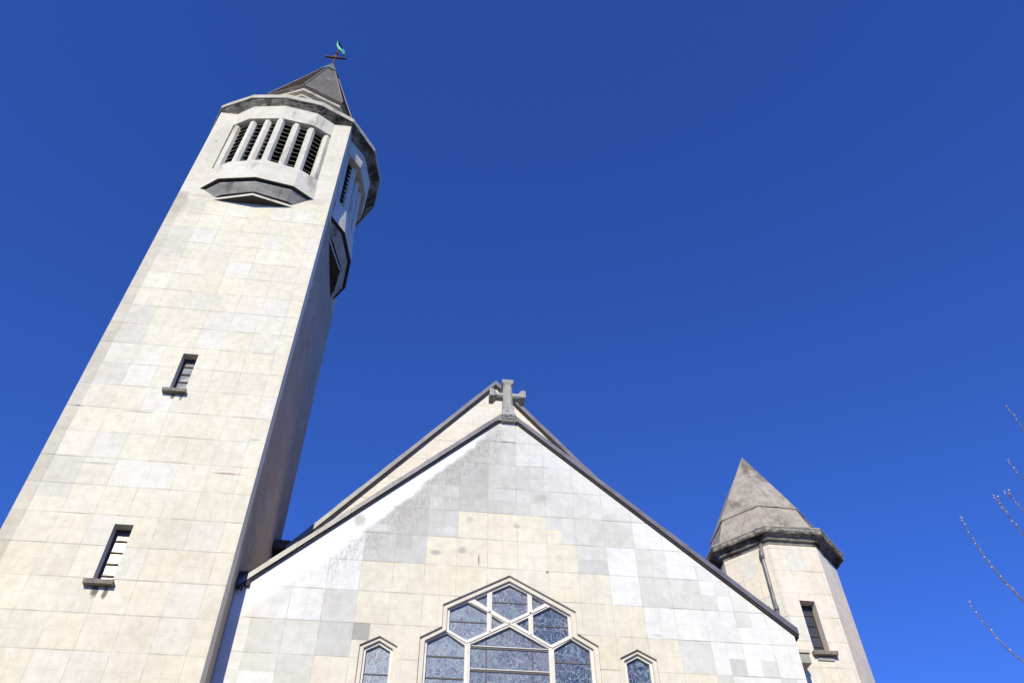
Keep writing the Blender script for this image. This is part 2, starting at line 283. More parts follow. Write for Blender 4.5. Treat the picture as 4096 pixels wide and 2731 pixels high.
# ------------------------------------------------------------------ front gable colours, slab by slab as in the photo
def front_col(u, v):
    i = math.floor((u - .17)/.6); j = math.floor((v - 11.98)/.648)     # slab indices; i=0 right of u=.17
    hi = math.floor((u - .17)/.3); hj = math.floor((v - 11.98)/.324); r = hashr(i, j); r2 = hashr(hi, hj, 'h')
    if j >= 0:                                    # weathered grey field
        c = GREY if i <= 0 else LGREY
        if i <= -2 and r < .5: c = DGREY
        if i >= 1 or (i == 0 and j >= 2): c = LGREY
        if (hi, hj) in ((-6, 0), (1, 0), (-4, -3)): c = LGREY
        return jit(c, .08, hi, hj)
    if i <= -1:
        if i >= -2: c = CREAM
        elif i == -3: c = GREY if j == -1 else CREAM
        elif i == -4: c = (DGREY if r2 < .5 else GREY) if j >= -2 else CREAM2
        elif i == -5: c = GREY if j >= -2 else (CREAM2 if j in (-3, -5) else CREAM2)
        elif i == -6: c = WHITE if j >= -3 else (LGREY if j == -4 else CREAM2)
        elif i == -7: c = WHITE if j >= -4 else LGREY
        else: c = WHITE if r2 < .7 else (.73, .725, .72)
        if hi in (-11, -10) and hj == -9: c = (.42, .405, .39)
        if i in (-8, -7) and hj in (-9, -10, -11) and hi != -14: c = LGREY
        if i == -6 and j == -5: c = GREY
    else:
        c = CREAM if r < .6 else CREAM2
        lim = {0: 0, 1: -1, 2: -2, 3: -3, 4: -4, 5: -5, 6: -5, 7: -6}.get(i, -6)
        if i == 1 and j == -1: c = LGREY if hj == -1 or hi == 3 else CREAM
        if i == 2 and j == -1: c = LGREY
        if i == 2 and j == -2: c = LGREY if r2 < .7 else GREY
        if i == 3 and j >= -3: c = WHITE if j <= -2 else LGREY
        if i == 4 and j >= -4: c = WHITE if r < .6 else LGREY
        if i == 5 and j >= -5: c = LGREY if j in (-3, -5) else WHITE
        if i == 6 and j >= -5: c = WHITE if r2 < .75 else LGREY
        if i >= 7: c = WHITE if r2 < .8 else LGREY
        if i == 5 and j in (-4,): c = WHITE
        if i == 6 and j == -5: c = GREY if r2 < .35 else WHITE
        if i == 6 and j == -6: c = LGREY if hi == 12 else WHITE
    return jit(c, .045, i, j) if r2 < .8 else jit(c, .06, hi, hj)
def tower_col(u, v):
    i = math.floor((u + 8.26)/.582); j = math.floor((v - 10.18)/.645); r = hashr(i, j, 't'); hj = math.floor((v - 10.18)/.3225)
    c = CREAM if r < .55 else (CREAM2 if r < .8 else PALE)
    if v > 21.47: return (.70, .65, .57, 0.0)
    if 12.0 < v < 16.5 and r > .80: c = PALE
    if u < -8.84: c = jit((.60, .555, .47), .16, hj)
    elif u < -8.26 and r < .4 and v > 11: c = (.67, .635, .56)
    return jit(c, .05, i, j)
def plain_col(tag, base=CREAM, s=.07, w=.6, h=.65):
    return lambda u, v: jit(base if hashr(tag, math.floor(u/w), math.floor(v/h)) < .75 else PALE, s, tag, math.floor(u/w), math.floor(v/h))

# ================================================================== GROUND
m, k, b = new_mat('paving', .9); ob = k.coord()
br = k.n('ShaderNodeTexBrick'); k.nt.links.new(ob, br.inputs['Vector']); br.inputs['Scale'].default_value = 1.6
br.inputs['Color1'].default_value = (.20, .19, .175, 1); br.inputs['Color2'].default_value = (.16, .15, .14, 1); br.inputs['Mortar'].default_value = (.12, .11, .10, 1); br.inputs['Mortar Size'].default_value = .01
k.nt.links.new(k.mix(1.0, br.outputs['Color'], k.mix(k.noise(ob, 2, 6), (.75, .75, .75), (1.15, 1.15, 1.15)), 'MULTIPLY'), b.inputs['Base Color']); M['paving'] = m
m, k, b = new_mat('grass_ground', .95); ob = k.coord(); k.nt.links.new(k.mix(k.noise(ob, .6, 8, .7), (.05, .075, .025), (.11, .12, .05)), b.inputs['Base Color']); M['grass'] = m
g = obj('ground', [(-1500, -1500, 0), (1500, -1500, 0), (1500, 1500, 0), (-1500, 1500, 0)], [(0, 1, 2, 3)], M['grass'], None); g['kind'] = 'structure'
g = obj('pavement', [(-22, -26, .02), (22, -26, .02), (22, 2, .02), (-22, 2, .02)], [(0, 1, 2, 3)], M['paving'], None); g['kind'] = 'structure'

# ================================================================== BELL TOWER
TX, TY, TH = -7.065, 1.285, 2.035      # centre and half width
Z_TOP = 26.1
tower = thing('bell_tower', 'tall square cream bell tower with louvred belfry and slate spire, left of the gable', 'tower', (TX, TY, 0))
def side(kk):       # local (s along wall, o outwards, z) to world for side kk: 0 front, 1 right, 2 back, 3 left
    a = kk*math.pi/2; ca, sa = math.cos(a), math.sin(a)
    def f(s, o, z):
        x, y = s, -TH - o
        return (TX + x*ca - y*sa, TY + x*sa + y*ca, z)
    return f
SL = [(-7.27, -6.945, 14.0, 15.15), (-7.245, -6.915, 9.47, 10.645)]
tg_u = arange(-8.26 - .582*2, -5, .582) ; tg_v = arange(10.18 - .645*16, 27, .3225)
for kk in range(4):
    f = side(kk)
    bay = [(-1.5, 22.75), (1.5, 22.75), (1.5, 25.38), (-1.5, 25.38)]
    if kk == 0:
        loops = [[(u + TX, v) for u, v in [(-TH, 0), (TH, 0), (TH, Z_TOP), (-TH, Z_TOP)]], [(u + TX, v) for u, v in bay]] + [[(a, c), (b_, c), (b_, d), (a, d)] for a, b_, c, d in SL]
        slab_wall('tower_wall', loops, lambda u, v: (u, TY - TH, v), (0, .32, 0), tg_u, tg_v, tower_col, M['tower'], tower, back=False)
    else:
        x0, x1 = (-TH, TH) if kk == 2 else (-TH, TH)
        # side walls sit between the front and the back wall faces
        cf = lambda u, v, kk=kk: jit((.43, .355, .275), .12, math.floor(u/.582), math.floor(v/.645)) if v < 21.47 else (.60, .54, .46, 0.0)   # side slabs coloured darker and browner to deepen their shade, besides the grime
        e_ = .0015 if kk != 2 else .31
        loops = [[(-TH + e_, 0), (TH - e_, 0), (TH - e_, Z_TOP), (-TH + e_, Z_TOP)], bay]
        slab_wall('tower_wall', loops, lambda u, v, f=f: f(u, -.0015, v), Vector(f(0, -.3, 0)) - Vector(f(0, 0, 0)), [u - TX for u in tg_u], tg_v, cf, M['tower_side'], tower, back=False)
# inner core keeps daylight out of the bell chamber
MB().box(TX - 1.45, TX + 1.45, TY - 1.45, TY + 1.45, 21.0, 26.0).build('bell_chamber', M['void'], tower)
# belfry bays on each face
P_TOP = [(-1.52, 0), (-.98, .33), (0, .47), (.98, .33), (1.52, 0)]
P_LIN = [(-1.50, .0), (-.98, .29), (0, .42), (.98, .29), (1.50, .0)]
P_SILL = [(-1.50, 0), (-1.0, .29), (0, .49), (1.0, .29), (1.50, 0)]
P_RIM = [(-1.56, 0), (-1.02, .38), (0, .55), (1.02, .38), (1.56, 0)]
P_RIMI = [(-1.42, 0), (-.96, .31), (0, .47), (.96, .31), (1.42, 0)]
P_LOW = [(-1.06, 0), (-.88, .10), (0, .31), (.88, .10), (1.06, 0)]
def baypt(P, s):
    for (a, c) in zip(P, P[1:]):
        if a[0] <= s <= c[0] + 1e-9:
            t = (s - a[0])/(c[0] - a[0]); n = Vector((-(c[1] - a[1]), c[0] - a[0])).normalized(); return a[1] + t*(c[1] - a[1]), n
    return 0.0, Vector((0, 1))
for kk in range(4):
    f = side(kk); gf = 1.32 if kk == 1 else 1.0; R3 = lambda P, z, d=0: [f(s, (o + d)*(gf if P in (P_TOP, P_LIN) else 1), z) for s, o in P]
    inn = [(s*.97, o - .34) for s, o in P_LIN]
    bl = MB().loft([R3([(s, o if o > 0 else -.05) for s, o in inn], 25.385), R3(P_LIN, 25.38), R3(P_TOP, 26.1)], close=False)
    bl.build('belfry_lintel', M['belfry'], tower)
    bs = MB(); inn = [(s*.97, o - .40) for s, o in P_SILL]
    bs.loft([R3(inn, 22.84), R3(P_SILL, 22.75), R3([(s*1.005, o + .02) for s, o in P_SILL], 22.4), R3(P_RIM, 21.74), R3(P_RIM, 21.70)], close=False)
    par = bs.build('belfry_parapet', M['belfry'], tower)
    bs = MB()
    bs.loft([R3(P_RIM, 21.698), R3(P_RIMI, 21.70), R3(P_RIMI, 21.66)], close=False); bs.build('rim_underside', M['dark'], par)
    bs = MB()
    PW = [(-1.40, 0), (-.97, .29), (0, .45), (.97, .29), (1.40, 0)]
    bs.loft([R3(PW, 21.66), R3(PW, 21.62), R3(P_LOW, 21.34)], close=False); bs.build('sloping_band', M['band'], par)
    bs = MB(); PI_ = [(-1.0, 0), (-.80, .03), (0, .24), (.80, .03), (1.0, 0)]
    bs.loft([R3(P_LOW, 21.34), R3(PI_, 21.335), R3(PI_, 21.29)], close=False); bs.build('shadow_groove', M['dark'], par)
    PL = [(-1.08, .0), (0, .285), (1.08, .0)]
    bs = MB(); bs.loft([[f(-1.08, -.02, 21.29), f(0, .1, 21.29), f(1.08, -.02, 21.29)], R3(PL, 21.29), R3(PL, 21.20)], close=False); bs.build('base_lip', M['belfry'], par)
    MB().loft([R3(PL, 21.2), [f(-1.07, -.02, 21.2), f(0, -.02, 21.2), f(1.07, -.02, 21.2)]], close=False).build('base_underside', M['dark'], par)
    # pillars
    if kk == 1: pass
    for s0 in (-1.36, -.885, -.44, .02, .485, .935, 1.36):
        o0, n = baypt(P_SILL, s0); end = abs(s0) > 1.2; n3 = Vector((-(.0), 1)) if end else n; t = Vector((n3.y, -n3.x))
        wd, dp = (.118, .26); base = Vector((s0, (o0 if not end else .10) - .03)); rings = []
        pl = [(-wd, -dp), (-wd, -.085), (-wd*.45, 0), (wd*.45, 0), (wd, -.085), (wd, -dp)]
        for z, sh in ((22.74, 0), (25.40, -.05)):
            rings.append([f(*(base + t*a + n3*(c + sh)), z) for a, c in pl])
        MB().loft(rings, True, (True, True)).build('belfry_pillar', M['belfry'], tower)
    # louvre blades, one set per face
    lv = MB()
    for z in arange(22.86, 25.5, .238):
        P = [(s, max(o, .0) - .17) for s, o in P_SILL]; P2 = [(s*.98, o - .19) for s, o in P]
        lv.loft([R3(P, z), R3(P2, z + .15), [f(s, o - .03, z + .16) for s, o in P2], [f(s, o - .03, z + .018) for s, o in P], R3(P, z)], close=False)
    le = MB()
    for z in arange(22.86, 25.5, .238): Pq = [(s, max(o, .0) - .168) for s, o in P_SILL]; le.loft([R3(Pq, z - .004), R3(Pq, z + .008)], close=False)
    le.build('louvre_edge', M['ledge'], par)
    lv.build('belfry_louvres', M['louvre'], tower)
# cornice
def ring16(c, q0, mid0, z, corner):
    pts = []
    for kk in range(4):
        f = side(kk); q, mid = (q0 + .22, mid0 + .29) if kk == 1 else (q0, mid0); oc = corner - TH; ml = oc + (q - oc)*.5; pts += [f(-corner, oc, z), f(-(corner + 1.1)/2, ml, z), f(-1.1, q, z), f(0, mid, z), f(1.1, q, z), f((corner + 1.1)/2, ml, z)]
    return pts
corn = MB()
inner = []
for kk in range(4):
    f = side(kk); gf = 1.32 if kk == 1 else 1.0; inner += [f(-TH + .01, -.012, 26.095), f(-1.50, -.012, 26.095), f(-.98, .32*gf, 26.095), f(0, .46*gf, 26.095), f(.98, .32*gf, 26.095), f(1.50, -.012, 26.095)]
corn.loft([inner, ring16(0, .49, .63, 26.31, 2.06)], True)
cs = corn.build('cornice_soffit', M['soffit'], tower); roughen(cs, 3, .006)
# short return soffits at the piers
fa = MB(); fa.loft([ring16(0, .49, .63, 26.31, 2.06), ring16(0, .51, .65, 26.315, 2.08), ring16(0, .52, .66, 26.47, 2.09), ring16(0, .49, .63, 26.48, 2.06), ring16(0, .47, .61, 26.60, 2.04)], True, (False, True))
fo = fa.build('cornice', M['fascia'], tower); roughen(fo, 2, .004)
# spire: octagon with an arris to the front
SXc = -7.03
def oct_(R, z, dx=0, dy=0, n=8, rot=0): return [(SXc + dx + R*math.sin(2*math.pi*j/n + rot), TY + dy - R*math.cos(2*math.pi*j/n + rot), z) for j in range(n)]
drum = MB().loft([oct_(1.58, 26.4), oct_(1.58, 28.45), oct_(1.70, 28.5), oct_(1.70, 28.62), oct_(1.60, 28.66), oct_(1.60, 28.80), oct_(1.75, 28.84), oct_(1.75, 28.97), oct_(1.66, 29.0), oct_(1.66, 29.12)], True).build('spire_base', M['fascia'], tower); roughen(drum, 2, .006)
sp = MB(); nC = 40; rings = []; APZ = 34.95; BZ = 29.16
def sR(z): return 1.80*(APZ - z)/(APZ - BZ)
def sdx(z): return .09*(z - BZ)/(APZ - BZ)
rings.append(oct_(1.70, 29.10)); rings.append(oct_(1.80, BZ - .02))
for i in range(nC):
    z0 = BZ + (APZ - .75 - BZ)*i/nC; z1 = BZ + (APZ - .75 - BZ)*(i + 1)/nC
    rings.append(oct_(sR(z0) + .016, z0, sdx(z0))); rings.append(oct_(sR(z1) + .002, z1 + .002, sdx(z1)))
sp.loft(rings, True); spo = sp.build('spire_roof', M['slate'], tower)
hip = MB()
for j in range(8):
    a = Vector(oct_(sR(BZ) + .03, BZ)[j]); c = Vector(oct_(sR(34.1) + .03, 34.1, sdx(34.1))[j]); hip.tube([a, c], [.02, .014], 6)
hip.build('hip_roll', M['slate'], spo)
cz = 33.70
cap = MB().loft([oct_(sR(cz) - .02, cz - .01, sdx(cz)), oct_(sR(cz) + .065, cz, sdx(cz)), oct_(sR(cz) + .06, cz + .05, sdx(cz)), oct_(.03, APZ + .02, sdx(APZ))], True, (False, True)).build('spire_cap', M['cap'], spo)
# weathervane
vx = -6.94
vane = MB().tube([(vx, TY, 34.75), (vx + .01, TY, 35.3), (vx + .02, TY, 36.42)], [.05, .038, .028], 8)
vane.tube([(vx + .015, TY, 35.94), (vx + .015, TY, 36.02)], [.06, .06], 10); vane.tube([(vx, TY, 34.86), (vx, TY, 34.95)], [.075, .06], 10)
vo_ = vane.build('weathervane_pole', M['rust'], tower, False)
cb = MB().box(-7.345, -6.48, TY - .035, TY + .035, 35.555, 35.615); cb.build('cross_bar', M['rust'], vo_)
MB().box(-6.99, -6.89, TY - .06, TY + .06, 35.53, 35.68).build('clamp', M['rust'], vo_)
ro = [(-7.075, 37.255), (-6.997, 37.174), (-6.944, 37.03), (-6.895, 36.935), (-6.93, 36.86), (-6.905, 36.72), (-6.811, 36.557), (-6.725, 36.466), (-6.63, 36.261), (-6.563, 36.017), (-6.578, 35.931), (-6.64, 35.897), (-6.70, 36.043), (-6.772, 36.20), (-6.849, 36.287), (-6.921, 36.366), (-6.998, 36.567), (-7.05, 36.75), (-7.083, 36.9), (-7.051, 37.03)]
cxr = sum(p[0] for p in ro)/len(ro); czr = sum(p[1] for p in ro)/len(ro)
rs = MB()
def shrink(pts, t):
    out = []; n = len(pts)
    for i in range(n):
        a, p, c = Vector(pts[i - 1]), Vector(pts[i]), Vector(pts[(i + 1) % n]); nn = Vector((-(c - a).y, (c - a).x)).normalized(); out.append((p + nn*(-t))[:])
    return out
area = sum(ro[i][0]*ro[(i+1) % len(ro)][1] - ro[(i+1) % len(ro)][0]*ro[i][1] for i in range(len(ro)))
sg = 1 if area < 0 else -1
rings = [[(x, TY + d, z) for x, z in shrink(ro, sg*t)] for d, t in ((-.075, .05), (-.05, .015), (0, 0), (.05, .015), (.075, .05))]
rs.loft(rings, True, (True, True)).build('rooster', M['verdigris'], vo_, True)
MB().tube([(-6.87, TY, 36.70), (-6.84, TY, 36.78), (-6.865, TY, 36.90)], [.02, .035, .012], 6).tube([(-6.865, TY, 36.80), (-6.80, TY, 36.83)], [.03, .012], 6).build('rooster_comb', M['rust'], vo_)
# slit windows
def slit(x0, x1, z0, z1, y, parent, gm, depth=.22, rows=5, gap=.0, top=.0):
    fr = MB(); t = .022; yy = y + depth
    fr.box(x0, x0 + t, yy - .02, yy + .02, z0, z1).box(x1 - t, x1, yy - .02, yy + .02, z0, z1).box(x0 + t, x1 - t, yy - .02, yy + .02, z0, z0 + t).box(x0 + t, x1 - t, yy - .02, yy + .02, z1 - t, z1)
    for i in range(1, rows): zc = z0 + (z1 - z0)*i/rows; fr.box(x0 + t, x1 - t, yy - .018, yy + .018, zc - .011, zc + .011)
    fo = fr.build('slit_window', M['iron'], parent)
    for i in range(rows):
        a = z0 + (z1 - z0)*i/rows + .011; c = z0 + (z1 - z0)*(i + 1)/rows - .011; tl = (hashr(x0, z0, i) - .5)*.012
        obj('pane', [(x0 + t, yy + .004 + tl, a), (x1 - t, yy + .004 - tl, a), (x1 - t, yy + .004, c), (x0 + t, yy + .004, c), (x0 + t, yy + .012 + tl, a), (x1 - t, yy + .012 - tl, a), (x1 - t, yy + .012, c), (x0 + t, yy + .012, c)], [(0, 1, 2, 3), (7, 6, 5, 4), (0, 4, 5, 1), (1, 5, 6, 2), (2, 6, 7, 3), (3, 7, 4, 0)], gm, fo)
    return fo
FY = TY - TH
for (a, b_, c, d) in SL:
    fo = slit(a, b_, c, d, FY, tower, M['ribbed'], .2, 5)
    so_ = MB().box(a - .10, b_ + .06, FY - .11, FY + .19, c - .085, c - .002).build('window_sill', M['sill'], fo); roughen(so_, 2, .003)
# dark run-off streaks under sills are in the sill stone only; small mortar blobs
MB().box(-8.83, -8.80, FY - .02, FY + .0, 24.30, 24.315).build('wall_hook', M['iron'], tower)

# ================================================================== CHURCH
church = thing('church', 'cream slab clad church with steep front gable, star traceried window and second taller gable behind', 'church', (0, 0, 0))
AP, SLL, SLR = 14.80, .957, .933          # wall apex just under the coping
XL, XR = -5.028, 5.465
OUT = [(-1.63, 0), (-1.63, 9.19), (-1.25, 9.415), (-1.25, 9.86), (0, 10.552), (1.25, 9.86), (1.25, 9.415), (1.63, 9.19), (1.63, 0)]
WB = 4.6
OUTC = [(x, max(z, WB)) for x, z in OUT]
SWL = [(-2.677, WB), (-2.677, 8.99), (-2.345, 9.168), (-2.013, 8.99), (-2.013, WB)]
SWR = [(2.01, WB), (2.01, 8.983), (2.350, 9.162), (2.688, 8.983), (2.688, WB)]
outline = [(XL, 0), (XR, 0), (XR, AP - SLR*XR - .06), (.0, AP - .04), (XL, AP + SLL*XL - .06)]
fg_u = arange(.17 - .3*30, 6, .3); fg_v = arange(11.98 - .324*37, 15, .324)
slab_wall('front_wall', [outline, OUTC, SWL, SWR], lambda u, v: (u, 0, v), (0, .40, 0), fg_u, fg_v, front_col, M['front'], church, back=True)
# pilaster strip under the cross
slab_wall('apex_pilaster', [[(-.15, 13.93), (.17, 13.93), (.17, 14.56), (-.15, 14.56)]], lambda u, v: (u, -.012, v), (0, .02, 0), [], [14.2], lambda u, v: LGREY, M['front'], church, back=False)
# front coping in lead lengths
def coping(name, x0, x1, apz, sl, y0, y1, h, under, parent, seg=.62, drop=.0):
    """slope runs from x=0 outwards to x1 (sign gives the side)"""
    cm = MB(); um = MB(); sgn = 1 if x1 > 0 else -1; L = abs(x1 - x0); n = max(1, round(L*math.sqrt(1 + sl*sl)/seg)); nx = Vector((sl*sgn, 0, 1)).normalized()
    for i in range(n):
        a = x0 + (x1 - x0)*i/n; c = x0 + (x1 - x0)*(i + 1)/n; ext = .006*(1 if i % 2 else 0) + hashr(name, i)*.003
        A = Vector((a, 0, apz - sl*abs(a))); C_ = Vector((c, 0, apz - sl*abs(c)))
        e = [(A, 0), (C_, 0)]
        lo = lambda P: P - Vector((0, 0, h + ext))
        q0 = [(A.x, y0 - ext, A.z), (A.x, y0 - ext, lo(A).z), (A.x, y0 + .05, lo(A).z), (A.x, y0 + .05, A.z + .02)]
        cm.hexa([(A.x, y0 - ext, A.z + ext), (A.x, y1, A.z + ext + .03), (A.x, y1, lo(A).z), (A.x, y0 - ext, lo(A).z)], [(C_.x, y0 - ext, C_.z + ext), (C_.x, y1, C_.z + ext + .03), (C_.x, y1, lo(C_).z), (C_.x, y0 - ext, lo(C_).z)])
        Ca = C_ + (C_ - A).normalized()*(-.014)
        cm.hexa([(Ca.x, y0 - .012, Ca.z + .012), (Ca.x, y1, Ca.z + .042), (Ca.x, y1, lo(Ca).z), (Ca.x, y0 - .012, lo(Ca).z - .004)], [(C_.x, y0 - .012, C_.z + .012), (C_.x, y1, C_.z + .042), (C_.x, y1, lo(C_).z), (C_.x, y0 - .012, lo(C_).z - .004)])
    o = cm.build(name, M['lead'], parent)
    A = Vector((x0, 0, apz - sl*abs(x0) - h)); C_ = Vector((x1, 0, apz - sl*abs(x1) - h))
    um.hexa([(A.x, y0 + .03, A.z - .004), (A.x, y1, A.z - .004), (A.x, y1, A.z - under), (A.x, y0 + .03, A.z - under)], [(C_.x, y0 + .03, C_.z - .004), (C_.x, y1, C_.z - .004), (C_.x, y1, C_.z - under), (C_.x, y0 + .03, C_.z - under)])
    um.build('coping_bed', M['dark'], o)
    return o
coping('front_coping', 0, XL + .02, 14.865, .957, -.075, .45, .125, .05, church)
coping('front_coping', 0, 5.53, 14.845, .928, -.075, .45, .125, .05, church)
MB().box(XL + .004, -4.80, -.06, .5, 9.98, 10.27).build('box_gutter', M['dark'], church)
MB().tube([(-5.0, -.02, 10.02), (-4.90, -.13, 9.86)], [.035, .035], 10).build('gutter_spout', M['dark'], church)
# window surround, tracery frame and panes
INN = [(-1.54, WB), (-1.54, 9.148), (-1.163, 9.374), (-1.163, 9.808), (0, 10.456), (1.16, 9.808), (1.161, 9.374), (1.54, 9.148), (1.54, WB)]
OUT2 = OUTC
def ident(y): return lambda u, v: (u, y, v)
def framed(name, loops, y, t, mat, parent): return slab_wall(name, loops, ident(y), (0, t, 0), [], [], lambda u, v: (.7, .7, .7), mat, parent, back=False)
sur = framed('window_surround', [OUT2, INN], .045, .05, M['surround'], church)
PANES = {
 'top': [(.015, 10.405), (-.322, 10.225), (-.322, 9.845), (.010, 9.652), (.352, 9.842), (.352, 10.225)],
 'left_hex': [(-.785, 9.985), (-1.112, 9.812), (-1.112, 9.402), (-.79, 9.218), (-.418, 9.403), (-.418, 9.79)],
 'right_hex': [(.785, 9.985), (1.106, 9.80), (1.106, 9.408), (.765, 9.21), (.446, 9.396), (.446, 9.79)],
 'tri1': [(-.66, 10.05), (-.418, 10.18), (-.418, 9.895)], 'tri2': [(.69, 10.05), (.44, 10.185), (.44, 9.89)],
 'tri3': [(-.33, 9.735), (-.333, 9.455), (-.09, 9.597)], 'tri4': [(.36, 9.735), (.36, 9.455), (.112, 9.597)],
 'centre': [(.003, 9.53), (-.714, 9.144), (-.714, WB + .08), (.715, WB + .08), (.715, 9.14)],
 'left': [(-1.15, 9.342), (-1.494, 9.155), (-1.494, WB + .08), (-.812, WB + .08), (-.815, 9.12)],
 'right': [(1.145, 9.342), (1.478, 9.14), (1.478, WB + .08), (.806, WB + .08), (.812, 9.12)]}
fr = framed('tracery_window', [INN] + list(PANES.values()), .095, .07, M['white'], church)
# raised centre ribs on the tracery bars
rib = MB()
def ribline(a, c, y=.095, w=.016, d=.018):
    a = Vector((a[0], 0, a[1])); c = Vector((c[0], 0, c[1])); t = (c - a).normalized(); n = Vector((-t.z, 0, t.x))*w
    Y = Vector((0, y - d, 0)); Y2 = Vector((0, y + .002, 0)); rib.hexa([a + n + Y, a - n + Y, a - n + Y2, a + n + Y2], [c + n + Y, c - n + Y, c - n + Y2, c + n + Y2])
ribline((-.735, 9.993), (-.01, 9.592)); ribline((.01, 9.589), (.76, 9.165)); ribline((-.368, 10.20), (-.370, 9.39)); ribline((.398, 10.2), (.400, 9.37))
ribline((.722, 9.997), (.005, 9.594)); ribline((-.005, 9.588), (-.758, 9.172)); ribline((-1.155, 9.375), (-.77, 9.162)); ribline((1.15, 9.375), (.77, 9.158)); ribline((-.762, 9.15), (-.762, WB)); ribline((.762, 9.14), (.762, WB))
rib.build('tracery_rib', M['white'], fr)
def pane(poly, y, mat, parent, name='pane', t=.01):
    n = len(poly); vs = [(x, y, z) for x, z in poly] + [(x, y + t, z) for x, z in poly]
    return obj(name, vs, [tuple(range(n)), tuple(range(2*n - 1, n - 1, -1))] + [(i, (i + 1) % n, (i + 1) % n + n, i + n) for i in range(n)], mat, parent)
def grow(poly, g=.015):
    cx = sum(p[0] for p in poly)/len(poly); cz = sum(p[1] for p in poly)/len(poly)
    return [(x + math.copysign(g, x - cx), z + math.copysign(g, z - cz)) for x, z in poly]
for kx, poly in PANES.items():
    pane(grow(poly, .008), .15, M['stained_pale'] if kx in ('left', 'left_hex') else M['stained_dark'] if kx in ('right', 'right_hex', 'tri4') else M['stained'], fr)
# glazing bars: pale lead flashings across the middle light, dark saddle bars elsewhere
def bar(x0, x1, z, h, y, mat, name='saddle_bar'): return MB().box(x0, x1, y, y + .02, z - h/2, z + h/2).build(name, mat, fr)
for z in (9.135, 8.705, 8.275, 7.84): bar(-.714, .715, z, .014, .124, M['white'], 'glazing_bar'); bar(-.714, .715, z - .03, .03, .136, M['saddle'])
for z in (8.905, 8.51, 8.12): bar(-1.494, -.814, z, .026, .138, M['saddle']); bar(.808, 1.478, z, .026, .138, M['saddle'])
bar(-.322, .352, 10.04, .022, .14, M['saddle']); bar(-1.112, -.418, 9.60, .022, .14, M['saddle']); bar(.446, 1.106, 9.60, .022, .14, M['saddle'])
for x in (-.42, .42): MB().box(x - .012, x + .012, .14, .155, WB + .1, 9.30).build('saddle_bar', M['saddle'], fr)
for (Lp, cx, hw, mt) in ((SWL, -2.345, .332, 'stained_pale'), (SWR, 2.352, .338, 'stained_dark')):
    inn = [(cx - hw + .075, WB), (cx - hw + .075, 8.955), (cx, 9.103), (cx + hw - .075, 8.955), (cx + hw - .075, WB)]
    gl = [(cx - .212, WB + .05), (cx - .212, 8.93), (cx + .005, 9.05), (cx + .212, 8.93), (cx + .212, WB + .05)]
    s1 = framed('lancet_window', [Lp, inn], .045, .05, M['surround'], church)
    framed('window_frame', [inn, gl], .095, .06, M['white'], s1); pane(grow(gl, .008), .148, M[mt], s1)
    for z in (8.52, 8.1): MB().box(cx - .212, cx + .212, .138, .15, z - .011, z + .011).build('saddle_bar', M['saddle'], s1)
# front block body and roof
YR = 2.5
MB().hexa([(0, .45, 14.87), (XL + .01, .45, 10.05), (XL + .01, .45, 9.9), (0, .45, 14.7)], [(0, YR, 14.87), (XL + .01, YR, 10.05), (XL + .01, YR, 9.9), (0, YR, 14.7)]).hexa([(0, .45, 14.87), (5.5, .45, 9.74), (5.5, .45, 9.6), (0, .45, 14.7)], [(0, YR, 14.87), (5.5, YR, 9.74), (5.5, YR, 9.6), (0, YR, 14.7)]).build('porch_roof', M['slate'], church)
slab_wall('side_wall', [[(.401, 0), (3.3, 0), (3.3, 9.6), (.401, 9.6)]], lambda u, v: (XR - .003, u, v), (-.35, 0, 0), [], [], plain_col('sw'), M['rear'], church, back=False)
# taller rear gable
RA, RS = 18.22, 1.232
slab_wall('rear_gable_wall', [[(XL, 6), (6.5, 6), (6.5, RA - RS*6.5), (0, RA), (XL, RA + RS*XL)]], ident(YR), (0, .35, 0), arange(-.015 - .585*12, 7, .585), arange(17.35 - .66*16, 19, .66), plain_col('rg', (.76, .69, .585), .05, .585, .66), M['rear'], church, back=True)
coping('rear_coping', 0, XL + .30, RA + .10, 1.228, YR - .085, YR + .42, .16, .07, church, .75)
coping('rear_coping', 0, 6.55, RA + .10, 1.238, YR - .085, YR + .42, .16, .07, church, .75)
MB().box(XL + .004, -4.66, YR - .08, YR + .5, 12.45, 12.66).build('box_gutter', M['dark'], church)
nb = MB(); y0, y1 = 3.34, 26
nb.hexa([(0, y0, RA), (-6.55, y0, RA - RS*6.55), (-6.55, y0, RA - RS*6.55 - .15), (0, y0, RA - .2)], [(0, y1, RA), (-6.55, y1, RA - RS*6.55), (-6.55, y1, RA - RS*6.55 - .15), (0, y1, RA - .2)])
nb.hexa([(0, 2.9, RA), (6.55, 2.9, RA - RS*6.55), (6.55, 2.9, RA - RS*6.55 - .15), (0, 2.9, RA - .2)], [(0, y1, RA), (6.55, y1, RA - RS*6.55), (6.55, y1, RA - RS*6.55 - .15), (0, y1, RA - .2)])
nb.build('nave_roof', M['slate'], church)
MB().box(-6.4, 6.4, 3.34, 25.9, 0, 10.0).build('nave_body', M['belfry'], church)
